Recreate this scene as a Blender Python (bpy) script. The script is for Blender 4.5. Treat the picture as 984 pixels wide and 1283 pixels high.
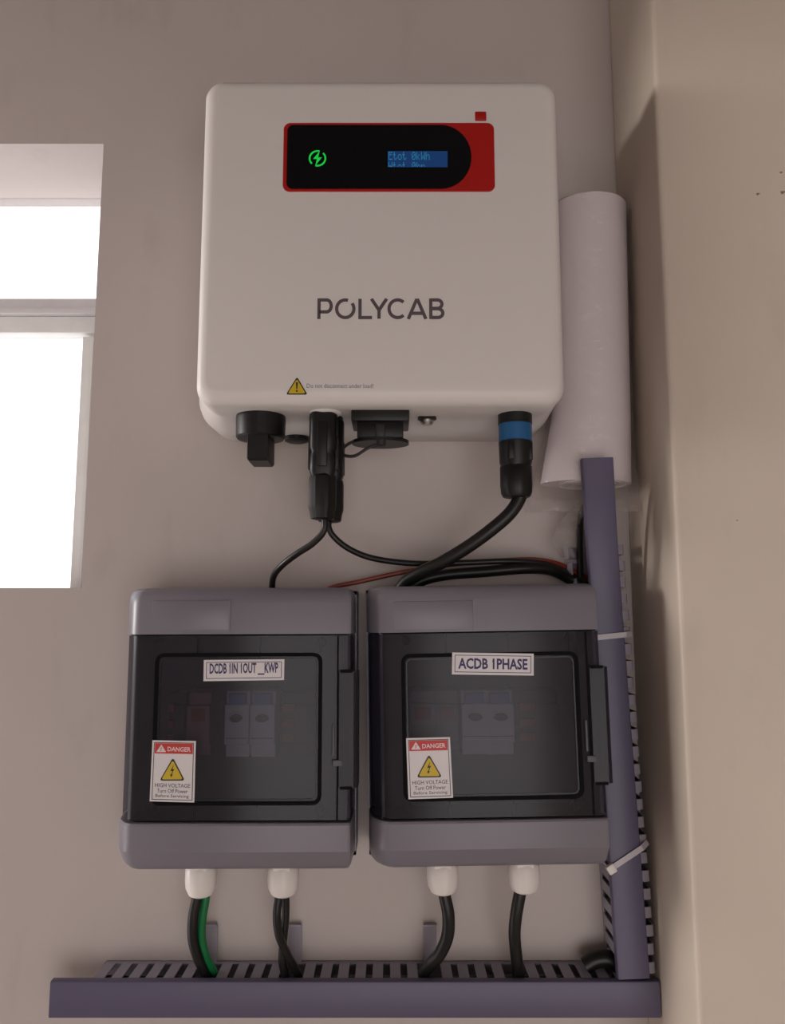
import bpy, bmesh, math, random
from mathutils import Vector, Matrix, noise
random.seed(7)
R = math.radians
scene = bpy.context.scene
for o in list(bpy.data.objects):
    bpy.data.objects.remove(o, do_unlink=True)
COL = scene.collection

# ------------------------------------------------------------------ camera
F_PX, PITCH, DW, ZC = 1000.0, R(7.4), 0.90, 1.50
cam_d = bpy.data.cameras.new('camera')
cam_d.sensor_fit = 'HORIZONTAL'
cam_d.sensor_width = 36.0
cam_d.lens = F_PX / 984.0 * 36.0
cam_d.clip_start = 0.01
cam = bpy.data.objects.new('camera', cam_d)
cam.location = (0, -DW, ZC)
cam.rotation_euler = (R(90) + PITCH, 0, 0)
COL.objects.link(cam)
scene.camera = cam

# ------------------------------------------------------------------ world: overcast white sky
w = bpy.data.worlds.new('overcast_sky')
scene.world = w
w.use_nodes = True
bg = w.node_tree.nodes['Background']
bg.inputs['Color'].default_value = (1.0, 0.94, 0.935, 1)
bg.inputs['Strength'].default_value = 6.0
vs = scene.view_settings
vs.view_transform = 'Standard'
vs.look = 'None'
vs.gamma = 1
vs.use_curve_mapping = False
vs.exposure = -1.1

# low hazy sun coming in through the opening in the left wall, almost along the back wall
SUN_DIR = Vector((1.0, -0.05, -0.085))
sd = bpy.data.lights.new('low_sun', 'SUN')
sd.energy = 2.8; sd.angle = R(7); sd.color = (1.0, .95, .90)
so = bpy.data.objects.new('low_sun', sd)
so.location = (-2, -.1, 2.6)
so.rotation_euler = SUN_DIR.to_track_quat('-Z', 'Y').to_euler()
COL.objects.link(so)

def portal(name, loc, rot, sx, sy):
    d = bpy.data.lights.new(name, 'AREA')
    d.shape = 'RECTANGLE'; d.size = sx; d.size_y = sy
    d.cycles.is_portal = True
    o = bpy.data.objects.new(name, d)
    o.location = loc; o.rotation_euler = rot
    COL.objects.link(o)

# room dimensions
XL, XR, YR, ZT = -0.95, 1.5, -3.0, 2.9
LY0, LY1, LZ0, LZ1 = -0.28, -0.001, 0.10, 2.22  # tall opening in the left wall, close to the corner
PX, PY = 0.268, -0.149                     # corner of the projecting right wall
WX0, WX1, WZ0, WZ1, WT = -0.86, -0.3495, ZC + 0.031, ZC + 0.566, 0.15
DX0, DX1, DZ1 = -0.6, 1.45, 1.68            # opening behind the photographer
portal('portal_window', ((WX0+WX1)/2, WT, (WZ0+WZ1)/2), (R(-90), 0, 0), WX1-WX0, WZ1-WZ0)
portal('portal_doorway', ((DX0+DX1)/2, YR, DZ1/2), (R(90), 0, 0), DX1-DX0, DZ1)

portal('portal_side', (XL, (LY0+LY1)/2, (LZ0+LZ1)/2), (0, R(-90), 0), LZ1-LZ0, LY1-LY0)

def at(px, py, Y):
    """world point on the plane y = Y seen at photo pixel (px, py)"""
    u = (px - 492.0) / F_PX
    v = (641.5 - py) / F_PX
    yf = math.cos(PITCH) - v * math.sin(PITCH)
    zf = math.sin(PITCH) + v * math.cos(PITCH)
    d = DW + Y
    return Vector((u / yf * d, Y, ZC + zf / yf * d))

# ------------------------------------------------------------------ materials
def new_mat(name):
    m = bpy.data.materials.new(name)
    m.use_nodes = True
    nt = m.node_tree
    return m, nt, nt.nodes['Principled BSDF']

def mat(name, col, rough=0.5, metal=0.0, var=0.06, scale=60.0, bump=0.0, bscale=400.0, spec=0.5, coat=0.0):
    m, nt, p = new_mat(name)
    N = nt.nodes.new
    tc = N('ShaderNodeTexCoord')
    n = N('ShaderNodeTexNoise'); n.inputs['Scale'].default_value = scale; n.inputs['Detail'].default_value = 4
    nt.links.new(tc.outputs['Object'], n.inputs['Vector'])
    mx = N('ShaderNodeMix'); mx.data_type = 'RGBA'
    mx.inputs[6].default_value = [c * (1 - var) for c in col] + [1]
    mx.inputs[7].default_value = [min(1, c * (1 + var)) for c in col] + [1]
    nt.links.new(n.outputs['Fac'], mx.inputs[0])
    nt.links.new(mx.outputs[2], p.inputs['Base Color'])
    p.inputs['Roughness'].default_value = rough
    p.inputs['Metallic'].default_value = metal
    p.inputs['Specular IOR Level'].default_value = spec
    p.inputs['Coat Weight'].default_value = coat
    if bump:
        b = N('ShaderNodeTexNoise'); b.inputs['Scale'].default_value = bscale; b.inputs['Detail'].default_value = 3
        nt.links.new(tc.outputs['Object'], b.inputs['Vector'])
        bn = N('ShaderNodeBump'); bn.inputs['Strength'].default_value = bump; bn.inputs['Distance'].default_value = 0.001
        nt.links.new(b.outputs['Fac'], bn.inputs['Height'])
        nt.links.new(bn.outputs['Normal'], p.inputs['Normal'])
    return m

def glow(name, col, strength):
    m, nt, p = new_mat(name)
    p.inputs['Base Color'].default_value = [c * .3 for c in col] + [1]
    p.inputs['Emission Color'].default_value = list(col) + [1]
    p.inputs['Emission Strength'].default_value = strength
    return m

def sheet(name, tint, gloss, rough, fac, col=(.03, .03, .035), bump=0):
    """thin see-through plastic: tinted transparency under a glossy skin"""
    m, nt, p = new_mat(name)
    N = nt.nodes.new
    p.inputs['Base Color'].default_value = list(col) + [1]
    p.inputs['Roughness'].default_value = rough
    p.inputs['Specular IOR Level'].default_value = gloss
    t = N('ShaderNodeBsdfTransparent'); t.inputs['Color'].default_value = list(tint) + [1]
    mx = N('ShaderNodeMixShader'); mx.inputs[0].default_value = fac
    nt.links.new(t.outputs[0], mx.inputs[1])
    nt.links.new(p.outputs[0], mx.inputs[2])
    out = nt.nodes['Material Output']
    nt.links.new(mx.outputs[0], out.inputs['Surface'])
    if bump:
        tc = N('ShaderNodeTexCoord')
        b = N('ShaderNodeTexNoise'); b.inputs['Scale'].default_value = 60
        nt.links.new(tc.outputs['Object'], b.inputs['Vector'])
        bn = N('ShaderNodeBump'); bn.inputs['Strength'].default_value = bump; bn.inputs['Distance'].default_value = .01
        nt.links.new(b.outputs['Fac'], bn.inputs['Height'])
        nt.links.new(bn.outputs['Normal'], p.inputs['Normal'])
    return m

def wall_mat(name, col, var=.07):
    m, nt, p = new_mat(name)
    N = nt.nodes.new; L = nt.links.new
    tc = N('ShaderNodeTexCoord')
    a = N('ShaderNodeTexNoise'); a.inputs['Scale'].default_value = 5; a.inputs['Detail'].default_value = 6
    L(tc.outputs['Object'], a.inputs['Vector'])
    mx = N('ShaderNodeMix'); mx.data_type = 'RGBA'
    mx.inputs[6].default_value = [c * (1 - var) for c in col] + [1]
    mx.inputs[7].default_value = [c * (1 + var) for c in col] + [1]
    L(a.outputs['Fac'], mx.inputs[0])
    # faint rubbed smudges
    s = N('ShaderNodeTexNoise'); s.inputs['Scale'].default_value = 26; s.inputs['Detail'].default_value = 8
    mp = N('ShaderNodeMapping'); mp.inputs['Scale'].default_value = (1, 1, .35)
    L(tc.outputs['Object'], mp.inputs['Vector']); L(mp.outputs[0], s.inputs['Vector'])
    rp = N('ShaderNodeValToRGB'); rp.color_ramp.elements[0].position = .58; rp.color_ramp.elements[1].position = .80
    L(s.outputs['Fac'], rp.inputs[0])
    ml = N('ShaderNodeMath'); ml.operation = 'MULTIPLY'; ml.inputs[1].default_value = .35
    L(rp.outputs[0], ml.inputs[0])
    m2 = N('ShaderNodeMix'); m2.data_type = 'RGBA'
    m2.inputs[7].default_value = [col[0] * .72, col[1] * .70, col[2] * .68, 1]
    L(ml.outputs[0], m2.inputs[0]); L(mx.outputs[2], m2.inputs[6])
    L(m2.outputs[2], p.inputs['Base Color'])
    p.inputs['Roughness'].default_value = .55
    p.inputs['Specular IOR Level'].default_value = .35
    b = N('ShaderNodeTexNoise'); b.inputs['Scale'].default_value = 18; b.inputs['Detail'].default_value = 7
    L(tc.outputs['Object'], b.inputs['Vector'])
    bn = N('ShaderNodeBump'); bn.inputs['Strength'].default_value = .22; bn.inputs['Distance'].default_value = .004
    L(b.outputs['Fac'], bn.inputs['Height']); L(bn.outputs['Normal'], p.inputs['Normal'])
    return m

M = {}
M['wall'] = wall_mat('painted_plaster', (.545, .48, .455))
M['wall_side'] = wall_mat('painted_plaster_side', (.56, .48, .405))
M['wall_room'] = wall_mat('painted_plaster_room', (.60, .53, .46))
M['ceiling'] = wall_mat('ceiling_paint', (.20, .18, .17))
M['floor'] = mat('floor_tile', (.66, .60, .54), .35, scale=6)
M['casing'] = mat('inverter_powder_coat', (.75, .71, .69), .42, var=.015, bump=.05, bscale=1500)
M['red'] = mat('red_trim', (.42, .005, .003), .4, var=.03)
M['blackglass'] = mat('black_display_glass', (.003, .003, .004), .22, var=.02, spec=.25)
M['black'] = mat('black_plastic', (.006, .006, .0065), .42, var=.1, spec=.35)
M['black_soft'] = mat('black_rubber', (.018, .016, .016), .5, var=.1)
M['cable'] = mat('black_cable_jacket', (.007, .0065, .0065), .4, var=.1, spec=.4)
M['red_cable'] = mat('red_cable_jacket', (.22, .03, .015), .4, var=.1)
M['green'] = mat('green_cable_jacket', (.003, .16, .045), .4, var=.1)
M['blue'] = mat('blue_ring', (.01, .10, .26), .4)
M['ink'] = mat('dark_print', (.10, .075, .085), .6)
M['ink_soft'] = mat('grey_print', (.33, .29, .33), .6)
M['ink_navy'] = mat('navy_print', (.05, .045, .14), .6)
M['ink_grey'] = mat('small_print', (.16, .14, .17), .6)
M['yellow'] = mat('warning_yellow', (.66, .47, .01), .5)
M['inkblack'] = mat('black_print', (.01, .01, .01), .5)
M['labelwhite'] = mat('label_paper', (.80, .75, .76), .5, var=.02)
M['labelred'] = mat('label_red', (.60, .035, .03), .5, var=.03)
M['grey'] = mat('grey_abs', (.195, .182, .216), .38, var=.02, bump=.04, bscale=1200)
M['grey_in'] = mat('grey_abs_inside', (.10, .10, .115), .55, var=.03)
M['smoke'] = sheet('smoked_polycarbonate', (.46, .44, .51), .5, .24, .45, (.042, .039, .050))
M['flap'] = sheet('clear_smoked_flap', (.50, .48, .54), .5, .30, .50, (.022, .020, .026))
M['gasket'] = mat('dark_gasket', (.004, .004, .005), .7, spec=.1)
M['duct'] = mat('duct_pvc', (.105, .092, .158), .45, var=.03)
M['duct_f'] = mat('duct_finger_pvc', (.30, .275, .325), .5, var=.04)
M['gland'] = mat('white_nylon', (.80, .755, .72), .4, var=.02)
M['tie'] = mat('nylon_tie', (.55, .50, .53), .45)
M['paper'] = mat('rolled_paper', (.86, .79, .83), .6, var=.02, scale=18)
M['bag'] = sheet('clear_bag', (.94, .92, .91), 1.0, .09, .15, (.66, .63, .62), bump=1.0)
M['steel'] = mat('zinc_steel', (.62, .6, .58), .3, 1.0)
M['alu'] = mat('window_aluminium', (.74, .72, .74), .5)
M['frame_white'] = mat('window_frame_paint', (.86, .86, .84), .55, var=.10, scale=30)
M['glass'] = sheet('window_glass', (.85, .86, .87), .5, .05, .03, (.8, .85, .85))
M['mcb'] = mat('breaker_white', (.80, .80, .84), .5, var=.02)
M['mcb_blue'] = mat('breaker_blue', (.14, .27, .52), .5)
M['mcb_pink'] = mat('arrester_pink', (.36, .22, .25), .5)
M['mcb_dark'] = mat('breaker_dark', (.05, .045, .05), .5)
M['mcb_red'] = mat('breaker_red', (.32, .05, .05), .5)
M['chip'] = mat('bare_plaster_chip', (.20, .15, .11), .8)
M['led'] = glow('green_led', (.01, 1.0, .10), .85)
M['lcd'] = glow('lcd_blue', (.005, .085, .33), .5)
M['lcd_text'] = glow('lcd_cyan', (.05, .42, .80), .6)

# ------------------------------------------------------------------ mesh building
class MB:
    def __init__(s):
        s.v = []; s.f = []
    def quad(s, a, b, c, d):
        n = len(s.v); s.v += [Vector(a), Vector(b), Vector(c), Vector(d)]; s.f.append((n, n+1, n+2, n+3)); return s
    def box(s, x0, x1, y0, y1, z0, z1, bev=0.0, seg=2):
        bm = bmesh.new()
        bmesh.ops.create_cube(bm, size=1)
        for v in bm.verts:
            v.co = Vector(((x0+x1)/2 + v.co.x*(x1-x0), (y0+y1)/2 + v.co.y*(y1-y0), (z0+z1)/2 + v.co.z*(z1-z0)))
        if bev:
            bmesh.ops.bevel(bm, geom=bm.edges[:], offset=bev, segments=seg, profile=.5, affect='EDGES')
        s._take(bm); return s
    def _take(s, bm):
        n = len(s.v); bm.verts.index_update()
        s.v += [v.co.copy() for v in bm.verts]
        s.f += [tuple(n + v.index for v in f.verts) for f in bm.faces]
        bm.free()
    def rings(s, rs, cap0=True, cap1=True, closed=True):
        n = len(s.v); k = len(rs[0])
        for r in rs: s.v += [Vector(p) for p in r]
        for i in range(len(rs)-1):
            for j in range(k if closed else k-1):
                a = n+i*k+j; b = n+i*k+(j+1) % k
                s.f.append((a, b, b+k, a+k))
        if cap0: s.f.append(tuple(n+j for j in range(k))[::-1])
        if cap1: s.f.append(tuple(n+(len(rs)-1)*k+j for j in range(k)))
        return s
    def prism(s, pts, y0, y1):
        """outline in (x, z), extruded along y"""
        return s.rings([[(x, y1, z) for x, z in pts], [(x, y0, z) for x, z in pts]])
    def prism_x(s, pts, x0, x1):
        """outline in (y, z), extruded along x"""
        return s.rings([[(x0, y, z) for y, z in pts], [(x1, y, z) for y, z in pts]])
    def lathe(s, c, prof, n=28, axis='z', k=None):
        """prof: (radius, height along axis)"""
        rs = []
        for r, h in prof:
            ring = []
            for i in range(n):
                a = 2*math.pi*i/n
                rr = r*(k(i, h) if k else 1)
                if axis == 'z': ring.append((c[0]+rr*math.cos(a), c[1]+rr*math.sin(a), c[2]+h))
                elif axis == 'y': ring.append((c[0]+rr*math.cos(a), c[1]+h, c[2]+rr*math.sin(a)))
                else: ring.append((c[0]+h, c[1]+rr*math.cos(a), c[2]+rr*math.sin(a)))
            rs.append(ring)
        return s.rings(rs)
    def tube(s, pts, r, n=12, smooth=8):
        P = [Vector(p) for p in pts]
        if smooth and len(P) > 2: P = catmull(P, smooth)
        rs = []; up = None
        for i, p in enumerate(P):
            t = (P[min(i+1, len(P)-1)] - P[max(i-1, 0)]).normalized()
            if up is None:
                up = t.orthogonal().normalized()
            else:
                up = (up - t*up.dot(t)).normalized()
            b = t.cross(up)
            rs.append([p + r*(math.cos(2*math.pi*j/n)*up + math.sin(2*math.pi*j/n)*b) for j in range(n)])
        return s.rings(rs)
    def ribbon(s, pts, wd, y0, y1, closed=False):
        """flat stroke in the (x, z) plane"""
        P = [Vector((p[0], p[1])) for p in pts]; n = len(P)
        L_, R_ = [], []
        for i in range(n):
            if closed:
                a, b = P[i]-P[i-1], P[(i+1) % n]-P[i]
            else:
                a = P[i]-P[i-1] if i else P[1]-P[0]
                b = P[i+1]-P[i] if i < n-1 else P[-1]-P[-2]
            a.normalize(); b.normalize()
            na, nb = Vector((-a.y, a.x)), Vector((-b.y, b.x))
            m = (na+nb)
            m.normalize()
            l = wd/2/max(.35, m.dot(na))
            L_.append(P[i]+m*l); R_.append(P[i]-m*l)
        rs = [[(L_[i].x, y0, L_[i].y), (R_[i].x, y0, R_[i].y), (R_[i].x, y1, R_[i].y), (L_[i].x, y1, L_[i].y)] for i in range(n)]
        if closed: rs.append(rs[0])
        return s.rings(rs, not closed, not closed)
    def build(s, name, material, parent=None, angle=35):
        off = Vector(parent['_o']) if parent is not None else Vector((0, 0, 0))
        me = bpy.data.meshes.new(name)
        me.from_pydata([tuple(v - off) for v in s.v], [], s.f)
        bm = bmesh.new(); bm.from_mesh(me)
        bmesh.ops.remove_doubles(bm, verts=bm.verts, dist=1e-7)
        bmesh.ops.recalc_face_normals(bm, faces=bm.faces)
        bm.to_mesh(me); bm.free()
        me.materials.append(material)
        if angle:
            me.shade_smooth(); me.set_sharp_from_angle(angle=R(angle))
        o = bpy.data.objects.new(name, me)
        COL.objects.link(o)
        if parent is not None:
            o.parent = parent
        o['_o'] = tuple(off)
        return o

def catmull(P, k):
    out = []
    Q = [P[0]*2-P[1]] + P + [P[-1]*2-P[-2]]
    for i in range(1, len(Q)-2):
        for j in range(k):
            t = j/k
            a, b, c, d = Q[i-1], Q[i], Q[i+1], Q[i+2]
            out.append(.5*((2*b)+(c-a)*t+(2*a-5*b+4*c-d)*t*t+(3*b-a-3*c+d)*t**3))
    out.append(P[-1])
    return out

def rrect(cx, cz, w_, h_, r, n=8):
    pts = []
    for sx, sz, a0 in ((1, 1, 0), (-1, 1, 90), (-1, -1, 180), (1, -1, 270)):
        for i in range(n+1):
            a = R(a0 + 90*i/n)
            pts.append((cx+sx*(w_/2-r)+r*math.cos(a), cz+sz*(h_/2-r)+r*math.sin(a)))
    return pts

def ring_y(pts, y): return [(x, y, z) for x, z in pts]

def thing(name, label, cat, loc, rot=(0, 0, 0), group=None):
    o = bpy.data.objects.new(name, None)
    o.empty_display_size = .02
    COL.objects.link(o)
    o.location = loc; o.rotation_euler = rot
    o['label'] = label; o['category'] = cat; o['_o'] = tuple(loc)
    if group: o['group'] = group
    return o

def tag(o, label, cat, group=None):
    o['label'] = label; o['category'] = cat
    if group: o['group'] = group
    return o

def struct(o):
    o['kind'] = 'structure'
    return o

def text(name, s, x, z, width, y, material, parent, height=None, thick=.0002, tilt=0.0, bold=0.0, align='LEFT'):
    """lettering facing -y; x, z is the lower left corner (or the centre of the base line)"""
    cu = bpy.data.curves.new(name, 'FONT')
    cu.body = s; cu.extrude = 0; cu.offset = bold; cu.resolution_u = 2
    ob = bpy.data.objects.new('tmp_text', cu)
    COL.objects.link(ob)
    bpy.context.view_layer.update()
    me = bpy.data.meshes.new_from_object(ob.evaluated_get(bpy.context.evaluated_depsgraph_get()))
    bpy.data.objects.remove(ob, do_unlink=True); bpy.data.curves.remove(cu)
    if '1' in s:
        top = max(v.co.y for v in me.vertices)
        bm = bmesh.new(); bm.from_mesh(me)
        for k_ in [i for i, ch in enumerate(s) if ch == '1']:
            c2 = bpy.data.curves.new('tmp', 'FONT'); c2.body = s[:k_+1]; c2.offset = bold
            o2 = bpy.data.objects.new('tmp_text', c2); COL.objects.link(o2); bpy.context.view_layer.update()
            m2 = bpy.data.meshes.new_from_object(o2.evaluated_get(bpy.context.evaluated_depsgraph_get()))
            xr_ = max(v.co.x for v in m2.vertices)
            bpy.data.objects.remove(o2, do_unlink=True); bpy.data.curves.remove(c2); bpy.data.meshes.remove(m2)
            t_ = top - .02
            bm.faces.new([bm.verts.new((x_, y_, 0)) for x_, y_ in ((xr_-.05, t_), (xr_-.20, t_-.15), (xr_-.20, t_-.25), (xr_-.05, t_-.15))])
        bm.to_mesh(me); bm.free()
    xs = [v.co.x for v in me.vertices]; ys = [v.co.y for v in me.vertices]
    x0, x1, y0, y1 = min(xs), max(xs), min(ys), max(ys)
    sx = width/(x1-x0); sz = height/(y1-y0) if height else sx
    off = Vector(parent['_o'])
    for v in me.vertices:
        lx = (v.co.x-x0)*sx - (width/2 if align == 'CENTER' else 0); lz = (v.co.y-y0)*sz
        v.co = Vector((x + lx*math.cos(tilt) - lz*math.sin(tilt), y, z + lx*math.sin(tilt) + lz*math.cos(tilt))) - off
    me.materials.append(material)
    o = bpy.data.objects.new(name, me)
    COL.objects.link(o); o.parent = parent; o['_o'] = tuple(off)
    return o

# ------------------------------------------------------------------ the room
b = MB()
b.box(XL-.15, WX0, 0, WT, 0, ZT)
b.box(WX1, XR+.15, 0, WT, 0, ZT)
b.box(WX0, WX1, 0, WT, 0, WZ0)
b.box(WX0, WX1, 0, WT, WZ1, ZT)
struct(b.build('wall_back', M['wall'], angle=0))
b = MB()
b.prism([(0, 0)], 0, 0) if False else None
b.rings([[(PX, 0, z), (PX, PY, z), (PX+.556, PY-.225, z), (XR, PY-.225, z), (XR, YR, z), (XR+.15, YR, z), (XR+.15, 0, z)] for z in (0, ZT)])
wr = struct(b.build('wall_right', M['wall_side'], angle=0))
md = wr.modifiers.new('rounded_corner', 'BEVEL'); md.width = .004; md.segments = 3; md.limit_method = 'ANGLE'
b = MB()
b.box(XL-.15, XL, LY1, 0, 0, ZT); b.box(XL-.15, XL, YR, LY0, 0, ZT)
b.box(XL-.15, XL, LY0, LY1, 0, LZ0); b.box(XL-.15, XL, LY0, LY1, LZ1, ZT)
struct(b.build('wall_left', M['wall_room'], angle=0))
b = MB()
b.box(XL-.15, DX0, YR-.15, YR, 0, ZT); b.box(DX1, XR+.15, YR-.15, YR, 0, ZT); b.box(DX0, DX1, YR-.15, YR, DZ1, ZT)
struct(b.build('wall_front', M['wall_room'], angle=0))
struct(MB().box(XL-.15, XR+.15, YR-.15, WT, -.1, 0).build('floor', M['floor'], angle=0))
struct(MB().box(XL-.15, XR+.15, YR-.15, WT, ZT, ZT+.1).build('ceiling', M['ceiling'], angle=0))

fn = Vector((-.375, -.927, 0))
def on_face(px, py):
    c0 = Vector((0, -DW, ZC)); d = at(px, py, 0) - c0
    t = (Vector((PX, PY, 0)) - c0).dot(fn) / d.dot(fn)
    return c0 + d*t
wr['_o'] = (0, 0, 0)
for px, py, r_ in ((950, 243, .0012), (981, 241, .0016), (979, 216, .0010), (924, 652, .0006)):
    p = on_face(px, py); u = Vector((.927, -.375, 0))
    ring = lambda k, o_: [p + fn*o_ + (u*math.cos(a_)*1.4 + Vector((0, 0, 1))*math.sin(a_))*r_*k*(1+.3*math.sin(a_*3+px)) for a_ in [i*math.pi/5 for i in range(10)]]
    MB().rings([ring(1, -.0002), ring(.8, .0004)]).build('paint_chip', M['chip'], wr)

# window in the back wall
win = bpy.data.objects.new('window_1', None); COL.objects.link(win)
win.location = (WX1, .13, WZ0); win['_o'] = tuple(win.location); win['kind'] = 'structure'
zt0, zt1, zt2 = at(60, 421, .12).z, at(60, 400, .12).z, at(60, 379, .12).z
b = MB(); b.box(WX0, WX1, .105, .145, zt1, zt2, .002); b.box(WX0, WX1, .098, .105, zt1, zt1+.008, .001)
b.build('transom_rail', M['alu'], win)
MB().box(WX0, WX1, .108, .145, zt0, zt1, .003).build('transom_block', M['frame_white'], win)
xs0 = at(98, 600, .12).x
b = MB(); b.box(xs0, WX1, .11, .145, WZ0, zt0-.004, .002); b.box(xs0+.012, xs0+.016, .106, .11, WZ0, zt0-.006)
b.build('stile', M['frame_white'], win)
MB().box(WX0, xs0, .11, .145, WZ0, WZ0+.003, .001).build('bottom_rail', M['frame_white'], win)
MB().box(WX0, WX0+.05, .11, .145, WZ0, zt0-.004, .002).build('stile', M['frame_white'], win)
MB().box(WX0, xs0, .126, .130, WZ0, zt0).build('pane', M['glass'], win)
MB().box(WX0, WX1, .126, .130, zt2, WZ1).build('pane', M['glass'], win)

# ------------------------------------------------------------------ solar inverter
YF = -0.150
IX0, IX1 = -0.1925, 0.1685
IZ0, IZ1 = ZC + 0.2035, ZC + 0.5445
icx, icz, iw, ih = (IX0+IX1)/2, (IZ0+IZ1)/2, IX1-IX0, IZ1-IZ0
inv = thing('solar_inverter', 'white solar inverter with red framed black display hung high on the wall', 'inverter', (icx, 0, IZ0))
def shell(ring_defs):
    """(y, grow left, grow right, grow top, grow bottom, corner radius)"""
    rs = []
    for y, gl, gr, gt, gb, r in ring_defs:
        x0, x1, z0, z1 = IX0-gl, IX1+gr, IZ0-gb, IZ1+gt
        rs.append(ring_y(rrect((x0+x1)/2, (z0+z1)/2, x1-x0, z1-z0, r, 10), y))
    return rs
b = MB(); b.rings(shell([
    (-.098, -.002, -.002, -.002, -.002, .018), (-.099, 0, 0, 0, 0, .018), (-.136, 0, 0, 0, 0, .018), (-.141, -.0008, -.0008, -.0008, -.0008, .018),
    (-.146, -.0032, -.0032, -.0032, -.0036, .017), (-.149, -.0075, -.0075, -.0075, -.0085, .015), (YF, -.012, -.012, -.012, -.013, .012)]))
b.build('front_cover', M['casing'], inv, 50)
b = MB(); b.rings(shell([
    (-.002, .010, .004, .004, .002, .034), (-.006, .017, .0055, .008, .006, .034), (-.045, .0185, .0060, .008, .0065, .034), (-.058, .017, .0055, .006, .004, .032),
    (-.070, .011, .006, .003, .000, .028), (-.085, .003, .002, 0, -.002, .022), (-.0985, -.003, -.003, -.003, -.003, .018)]))
b.build('rear_housing', M['casing'], inv, 60)
# display
def px_box(x0, y0, x1, y1, Y):
    a = at(x0, y1, Y); c = at(x1, y0, Y)
    return a.x, a.z, c.x, c.z
x0, z0, x1, z1 = px_box(356, 240.5, 620.5, 154.5, YF)
z0, z1 = min(z0, z1), max(z0, z1)
red = MB().rings([ring_y(rrect((x0+x1)/2, (z0+z1)/2, x1-x0, z1-z0, .007), YF+.001), ring_y(rrect((x0+x1)/2, (z0+z1)/2, x1-x0, z1-z0, .007), YF-.0008),
                  ring_y(rrect((x0+x1)/2, (z0+z1)/2, x1-x0-.001, z1-z0-.001, .0066), YF-.0012)]).build('display_panel', M['red'], inv)
gx0, gx1 = at(360, 200, YF).x, at(595, 200, YF).x
gz0, gz1 = at(400, 237.5, YF).z, at(400, 158, YF).z
gr = (gz1-gz0)/2
pts = [(gx1-gr+gr*.9*math.cos(R(a)), (gz0+gz1)/2+gr*math.sin(R(a))) for a in range(-90, 91, 9)]
for a in range(90, 181, 15): pts.append((gx0+.006+.006*math.cos(R(a)), gz1-.006+.006*math.sin(R(a))))
for a in range(180, 271, 15): pts.append((gx0+.006+.006*math.cos(R(a)), gz0+.006+.006*math.sin(R(a))))
YG = YF-.0020
MB().prism(pts, YG, YF-.0005).build('display_glass', M['blackglass'], red)
c = at(398, 198.5, YG); rr_ = .0079
b = MB()
b.ribbon([(c.x+rr_*math.cos(R(a)), c.z+rr_*math.sin(R(a))) for a in range(75, 235, 10)], .0017, YG-.0003, YG)
b.ribbon([(c.x+rr_*math.cos(R(a)), c.z+rr_*math.sin(R(a))) for a in range(255, 415, 10)], .0017, YG-.0003, YG)
b.prism([(c.x+x*rr_, c.z+z*rr_) for x, z in ((.25, .95), (-.55, -.08), (-.08, -.08), (-.25, -.95), (.55, .12), (.08, .12))], YG-.0003, YG)
o = b.build('status_light', M['led'], red); o['label'] = 'glowing green bolt icon in a ring'
lx0, lx1 = at(486, 200, YG).x, at(561, 200, YG).x
lz0, lz1 = at(520, 209.5, YG).z, at(520, 189.5, YG).z
lcd = MB().box(lx0, lx1, YG-.0003, YG+.0002, lz0, lz1).build('lcd_screen', M['lcd'], red, 0)
GL = {'E': '1F101E1010101F', 't': '08081C08080906', 'o': '00000E1111110E', '0': '0E11131519110E', 'k': '10101214181412', 'W': '11111115151B11',
      'h': '10101619111111', 'H': '1111111F111111', 'r': '00001619101010', ' ': '00000000000000'}
def lcd_line(s, xl, ztop, px, pz, rows):
    mb = MB()
    for ci, ch in enumerate(s):
        g = [int(GL[ch][2*i:2*i+2], 16) for i in range(7)]
        for ry in range(rows):
            for cx in range(5):
                if g[ry] >> (4-cx) & 1:
                    X = xl+(ci*6+cx)*px; Z = ztop-ry*pz
                    mb.quad((X, YG-.0005, Z), (X+px*.92, YG-.0005, Z), (X+px*.92, YG-.0005, Z-pz*.92), (X, YG-.0005, Z-pz*.92))
    return mb
ppx = (lx1-lx0)*.70/54; ppz = (lz1-lz0)*.50/7
lcd_line('Etot 0kWh', lx0+.0008, lz1-.0010, ppx, ppz, 7).build('lcd_characters', M['lcd_text'], red, 0)
lcd_line('Htot 0hr', lx0+.0008, lz1-.0010-9.0*ppz, ppx, ppz, 4).build('lcd_characters', M['lcd_text'], red, 0)
a = at(602.5, 146, YF)
o = MB().box(a.x-.0058, a.x+.0058, YF-.0012, YF+.001, a.z-.005, a.z+.0052, .0011).build('red_tab', M['red'], inv)
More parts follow.
